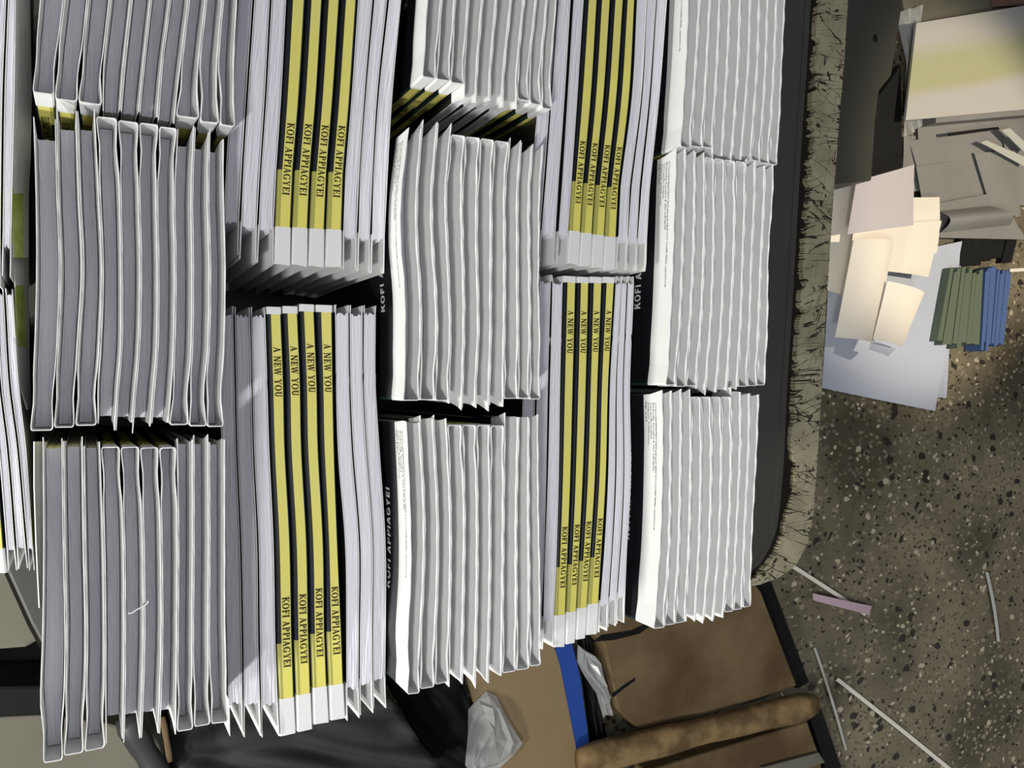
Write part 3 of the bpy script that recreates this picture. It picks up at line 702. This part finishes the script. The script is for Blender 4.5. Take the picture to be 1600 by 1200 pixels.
# coloured pads: leaves seen on edge
def pad(name, px, z1, m, label, n=9):
    """bundle of leaves, one mesh, ragged ends"""
    c = [at(u, v, z1) for u, v in px]; vs, fs = [], []
    for i in range(n):
        a0, a1 = i / n + .002, (i + 1) / n - .002
        j0, j1, dz = random.gauss(0, .005), random.gauss(0, .006), random.random() * .003
        p = [c[0].lerp(c[1], a0), c[0].lerp(c[1], a1), c[3].lerp(c[2], a1), c[3].lerp(c[2], a0)]
        p[0] = p[0] + Vector((0, j0, 0)); p[1] = p[1] + Vector((0, j0 + .003, 0)); p[2] = p[2] + Vector((0, j1, 0)); p[3] = p[3] + Vector((0, j1, 0))
        k_ = len(vs); vs += [q - Vector((0, 0, dz)) for q in p] + [Vector((q.x, q.y, .002)) for q in p]
        fs += [(k_, k_+1, k_+2, k_+3), (k_+4, k_+7, k_+6, k_+5)] + [(k_+a, k_+(a+1) % 4, k_+4+(a+1) % 4, k_+4+a) for a in range(4)]
    o = mesh_obj(name, vs, fs, [m]); tag(o, label, 'paper bundle'); return o
pad('leaflet_bundle', [(1486,422),(1538,424),(1532,538),(1466,535)], .046, M['green_pad'], 'bundle of dull green leaves beside the large white sheet')
pad('leaflet_bundle', [(1540,422),(1582,424),(1570,538),(1533,541)], .046, M['blue_pad'], 'bundle of blue leaves right of the green bundle')
pad('leaflet_bundle', [(1502,372),(1592,368),(1582,412),(1500,412)], .02, M['blk'], 'black bundle behind the green and blue bundles', n=5)
sheet('paper_strip', [(1578,420),(1640,416),(1640,422),(1578,425)], .004, 'thin white strip at the right edge behind the blue bundle', M['strip_white'], 'paper strip')

# strips on the terrazzo
def strip(px, wpx, z, m, label):
    (u0, v0), (u1, v1) = px; d = math.hypot(u1-u0, v1-v0); nx, ny = -(v1-v0)/d*wpx/2, (u1-u0)/d*wpx/2
    return sheet('paper_strip', [(u0+nx, v0+ny), (u1+nx, v1+ny), (u1-nx, v1-ny), (u0-nx, v0-ny)], z, label, m, 'paper strip', curl=lambda a, b: .004 * math.sin(3.14 * a), n=10)
strip([(1236,883),(1353,960)], 6, .004, M['strip_white'], 'white paper strip under the pink one by the table corner')
o = sheet('paper_strip', [(1270,927),(1362,947),(1358,961),(1271,938)], .012, 'pinkish lilac paper strip crossing a white one by the table corner', M['strip_pink'], 'paper strip', curl=lambda a, b: .008 * math.sin(3.14 * a), n=10)
strip([(1273,1012),(1322,1172)], 3.5, .004, M['strip_grey'], 'thin grey strip on the floor beside the wooden beam end')
strip([(1308,1061),(1490,1207)], 6, .004, M['strip_white'], 'long white paper strip running off the bottom of the picture')
strip([(1542,894),(1560,1001)], 4.5, .004, M['strip_grey'], 'short pale grey strip alone on the terrazzo at the right')

# wooden boards and beam
o = slab('wooden_board', [(900,960),(1165,890),(1190,925),(1246,1072),(1010,1150),(965,1110),(945,1010)], 0.0, 0.055, M['wood'], bev=.004)
tag(o, 'broad brown wooden board on the floor below the table corner', 'board')
crk = [[(925,1003),(960,1000),(1000,990),(1020,975),(1010,974),(985,985),(940,992)], [(955,1085),(975,1070),(993,1058),(992,1064),(975,1076),(958,1090)]]
for i, c_ in enumerate(crk):
    mesh_obj('crack', [at(u, v, .0556) for u, v in c_] , [tuple(range(len(c_)))], [M['blk']], o)
def beam(name, p0, p1, r, zc, m, label, seg=14, nl=18):
    a, b_ = at(*p0, zc), at(*p1, zc); d = (b_ - a).normalized(); s_ = d.cross(Vector((0, 0, 1))).normalized(); vs, fs = [], []
    for i in range(nl + 1):
        t = i / nl; rr = r * (1 + .07 * math.sin(t * 9) + .04 * math.sin(t * 23)); 
        if i in (0, nl): rr *= .8
        c = a.lerp(b_, t)
        for j in range(seg):
            q = 2 * math.pi * j / seg; sq = (abs(math.cos(q)) ** 3 + abs(math.sin(q)) ** 3) ** (-1/3)
            vs.append(c + s_ * (math.cos(q) * rr * sq) + Vector((0, 0, math.sin(q) * rr * .75 * sq)))
    for i in range(nl):
        for j in range(seg): fs.append((i*seg+j, i*seg+(j+1) % seg, (i+1)*seg+(j+1) % seg, (i+1)*seg+j))
    fs += [tuple(range(seg)), tuple(range(nl*seg, (nl+1)*seg))]
    o = mesh_obj(name, vs, fs, [m], smooth=True); tag(o, label, name.split('_')[-1]); return o
beam('wooden_beam', (905, 1190), (1272, 1100), .026, .078, M['wood_light'], 'rounded worn wooden beam lying across the boards')
o = slab('wooden_board', [(1010,1205),(1262,1128),(1280,1178),(1300,1290),(1000,1290)], 0.0, 0.042, M['wood'], bev=.004); tag(o, 'brown wooden board below the beam, at the bottom of the picture', 'board')
o = slab('white_slat', [(1190,1200),(1280,1176),(1290,1192),(1200,1222)], 0.0425, 0.052, M['palewood'], bev=.002); tag(o, 'narrow whitish slat lying on the lowest wooden board', 'slat')

o = slab('shadow_strip', [(1180,914),(1203,905),(1264,1066),(1246,1076)], 0.0, 0.012, M['blk']); tag(o, 'black painted shadow on the floor along the right edge of the broad wooden board', 'slat')  # black strip laid in as the shadow along the board's right side
o = slab('shadow_strip', [(1266,1120),(1284,1110),(1318,1210),(1294,1216)], 0.0, 0.012, M['blk']); tag(o, 'short black painted shadow on the floor below the beam end, at the picture bottom', 'slat')  # same painted shadow carried on below the beam
# carton with a blue edge
o = slab('cardboard_sheet', [(720,1000),(858,985),(875,1040),(918,1260),(790,1260),(735,1080)], 0.033, 0.040, M['card']); 
box = empty('cardboard_carton', at(830, 1120, 0)); tag(box, 'brown cardboard carton with a blue printed edge under the middle of the table', 'carton')
o.parent = box; o.location = -box.location; o.name = 'lid'
slab('blue_edge', [(862,985),(886,985),(895,1010),(907,1060),(934,1260),(910,1260),(882,1080)], 0.031, 0.039, M['blue'], box)
slab('carton_body', [(726,1004),(884,990),(930,1256),(796,1256)], 0.0, 0.030, M['card'], box)
# black cloth, tarp and plastic bags
def cloth(name, px, z, m, label, cat, amp=.02, n=26, fr=7, base=0.0):
    c = [at(u, v, z) for u, v in px]; top, fs = [], []
    ph = random.random() * 9
    for i in range(n + 1):
        for j in range(n + 1):
            a, b = i / n, j / n
            p = c[0]*(1-a)*(1-b) + c[1]*a*(1-b) + c[2]*a*b + c[3]*(1-a)*b
            h = abs(math.sin(fr*a + 3*math.sin(4*b + ph))) * .6 + abs(math.sin(fr*1.3*b + 2*math.sin(5*a + ph))) * .4
            top.append(p + Vector((0, 0, h * amp)))
    N_ = len(top); q = lambda i, j: i*(n+1)+j
    bot = [Vector((p.x, p.y, base)) for p in top]
    for i in range(n):
        for j in range(n):
            fs += [(q(i,j), q(i+1,j), q(i+1,j+1), q(i,j+1)), (N_+q(i,j), N_+q(i,j+1), N_+q(i+1,j+1), N_+q(i+1,j))]
    for i in range(n):
        for a, b in ((q(i,0), q(i+1,0)), (q(i,n), q(i+1,n)), (q(0,i), q(0,i+1)), (q(n,i), q(n,i+1))): fs.append((a, b, N_+b, N_+a))
    o = mesh_obj(name, top + bot, fs, [m], smooth=True); tag(o, label, cat); return o
cloth('grey_tarp', [(262,1105),(600,1080),(700,1220),(275,1240)], .12, M['tarp'], 'crumpled dark grey tarp on the floor below the left lying books', 'tarp', amp=.03)
cloth('black_cloth', [(590,1040),(712,1040),(778,1240),(705,1240)], .02, M['blk'], 'black cloth on the floor between the tarp and the carton', 'cloth', amp=.02)
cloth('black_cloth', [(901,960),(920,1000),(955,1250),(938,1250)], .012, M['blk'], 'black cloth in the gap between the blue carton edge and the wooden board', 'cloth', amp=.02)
def bag(px, z, hgt, label, n=16):
    ring = [at(u, v, z) for u, v in px]; c = sum(ring, Vector()) / len(ring); vs, fs = [], []; L_ = 6; m_ = len(ring)
    for l in range(L_):
        t = l / L_
        for i, p in enumerate(ring):
            r_ = 1 - t * t * .9 - t * .08
            vs.append(c + (p - c) * (r_ * (1 + random.gauss(0, .07))) + Vector((0, 0, hgt * math.sin(t * 1.5) + random.gauss(0, .006) * (l > 0))))
    vs.append(c + Vector((0, 0, hgt)))
    for l in range(L_ - 1):
        for i in range(m_):
            a, b = l*m_+i, l*m_+(i+1) % m_
            fs += [(a, b, b+m_), (a, b+m_, a+m_)]
    for i in range(m_): fs.append(((L_-1)*m_+i, (L_-1)*m_+(i+1) % m_, len(vs)-1))
    fs.append(tuple(range(m_-1, -1, -1)))
    o = mesh_obj('plastic_bag', vs, fs, [M['plastic']]); tag(o, label, 'plastic bag'); return o
bag([(745,1092),(760,1085),(775,1090),(790,1120),(811,1158),(795,1175),(775,1205),(740,1215),(727,1195),(731,1150),(733,1110)], .044, .03, 'crumpled clear plastic bag on the left side of the brown carton')
bag([(903,1008),(920,1018),(930,1030),(942,1065),(950,1090),(950,1118),(942,1120),(932,1085),(912,1055),(902,1035)], .034, .03, 'crumpled clear plastic film beside the broad wooden board')

# things at the lower left
o = slab('pale_bench', [(-120,860),(90,860),(85,900),(62,1000),(40,1012),(-120,1025)], 0.40, 0.45, M['palewood'], bev=.004); o.name = 'seat'
bench = empty('pale_bench', at(-20, 950, 0)); tag(bench, 'pale grey-green wooden bench below the far-left books', 'bench'); o.parent = bench; o.location = -bench.location
for (u, v) in ((-100, 880), (60, 880), (-100, 1000), (30, 995)):
    p = at(u, v, .45); vs = [Vector((p.x + a, p.y + b_, z)) for z in (0.0, .40) for a, b_ in ((-.012, -.012), (.012, -.012), (.012, .012), (-.012, .012))]
    mesh_obj('leg', vs, [(0,1,2,3), (4,5,6,7), (0,1,5,4), (1,2,6,5), (2,3,7,6), (3,0,4,7)], [M['palewood']], bench)
o = slab('grey_box', [(-120,1010),(80,1000),(80,1068),(-120,1074)], 0.0, 0.19, M['tarp'], bev=.004); tag(o, 'dark grey box just below the pale bench at the left edge', 'box')
o = slab('black_bar', [(-120,1074),(90,1070),(90,1118),(-120,1128)], 0.20, 0.30, M['blk'], bev=.004); tag(o, 'thick black bar at the left edge beside the bottom upright stack', 'bar'); bar=o
o = slab('grey_green_box', [(-120,1124),(62,1115),(170,1130),(255,1150),(262,1290),(-120,1290)], 0.0, 0.16, M['palewood'], bev=.004); tag(o, 'low grey-green box at the bottom left corner of the picture', 'box')
beam('dark_rail', (195, 1120), (262, 1235), .016, .19, M['steel'], 'dark rail slanting out below the bottom left upright stack', nl=8)
beam('thin_stick', (254, 1120), (266, 1190), .004, .21, M['wood'], 'thin brown stick beside the dark rail below the left books', nl=6)

# loose printed cover sheets slipped down between the far-left rows and the left upright column
def loose(rows, zl, zr, label, cols):
    """rows: (y, x left, x right); the sheet slopes from zl at its left edge down to zr"""
    vs, fs, fm = [], [], []
    for y, xl, xr in rows:
        for q in range(4):
            t = q / 3; p = at(xl + (xr - xl) * t, y, TZ + zl + (zr - zl) * t); vs.append(p)
    n = len(vs); vs += [v + Vector((-.0005, 0, -.0006)) for v in vs]
    for i in range(len(rows) - 1):
        for q in range(3):
            a = i*4+q; fs.append((a, a+1, a+5, a+4)); fm.append(cols[i][q]); fs.append((n+a, n+a+4, n+a+5, n+a+1)); fm.append(2)
        for a in (i*4, i*4+3): fs.append((a, a+4, n+a+4, n+a)); fm.append(2)
    for a in (0, 1, 2, (len(rows)-1)*4, (len(rows)-1)*4+1, (len(rows)-1)*4+2): fs.append((a, a+1, n+a+1, n+a)); fm.append(2)
    o = mesh_obj('loose_cover', vs, fs, [M['pale'], M['green'], M['paper'], M['palegrey']], None, fm)
    tag(o, label, 'cover sheet')
M['palegrey'] = mat('cover_pale_grey', (0.68, 0.72, 0.60), 0.5, 0.3)
loose([(-120,26,46), (0,27,47), (150,26,50), (250,23,48), (302,19,45), (403,22,45)], .203, .185, 'pale printed cover sheet with a green end beside the upper far-left books',
      [(2,0,0), (2,0,0), (2,0,0), (2,0,3), (1,1,3)])
loose([(404,22,45), (446,24,45), (500,26,46), (542,28,46), (602,32,47), (640,43,49)], .190, .172, 'pale and green printed cover sheet beside the lower far-left books',
      [(0,0,3), (1,1,3), (1,1,3), (0,2,3), (0,2,3)])
loose([(690,54,66), (760,54,67), (850,57,67), (950,62,67)], .205, .200, 'narrow yellowish cover edge along the left side of the bottom upright stack',
      [(3,0,2), (3,0,2), (3,0,2)])
# white thread lying across two books of the bottom left stack
pts = [(200, 958), (205, 958), (213, 953), (222, 948), (229, 944), (232, 939)]
cu = bpy.data.curves.new('white_thread', 'CURVE'); cu.dimensions = '3D'; cu.bevel_depth = .00035
sp_ = cu.splines.new('POLY'); sp_.points.add(len(pts) - 1)
for q, (u, v) in enumerate(pts): sp_.points[q].co = (*at(u, v, ZT + .0012), 1)
th_ = bpy.data.objects.new('white_thread', cu); COL.objects.link(th_); cu.materials.append(M['paper'])
tag(th_, 'short white thread lying across the bottom upright stack of the left column', 'thread')
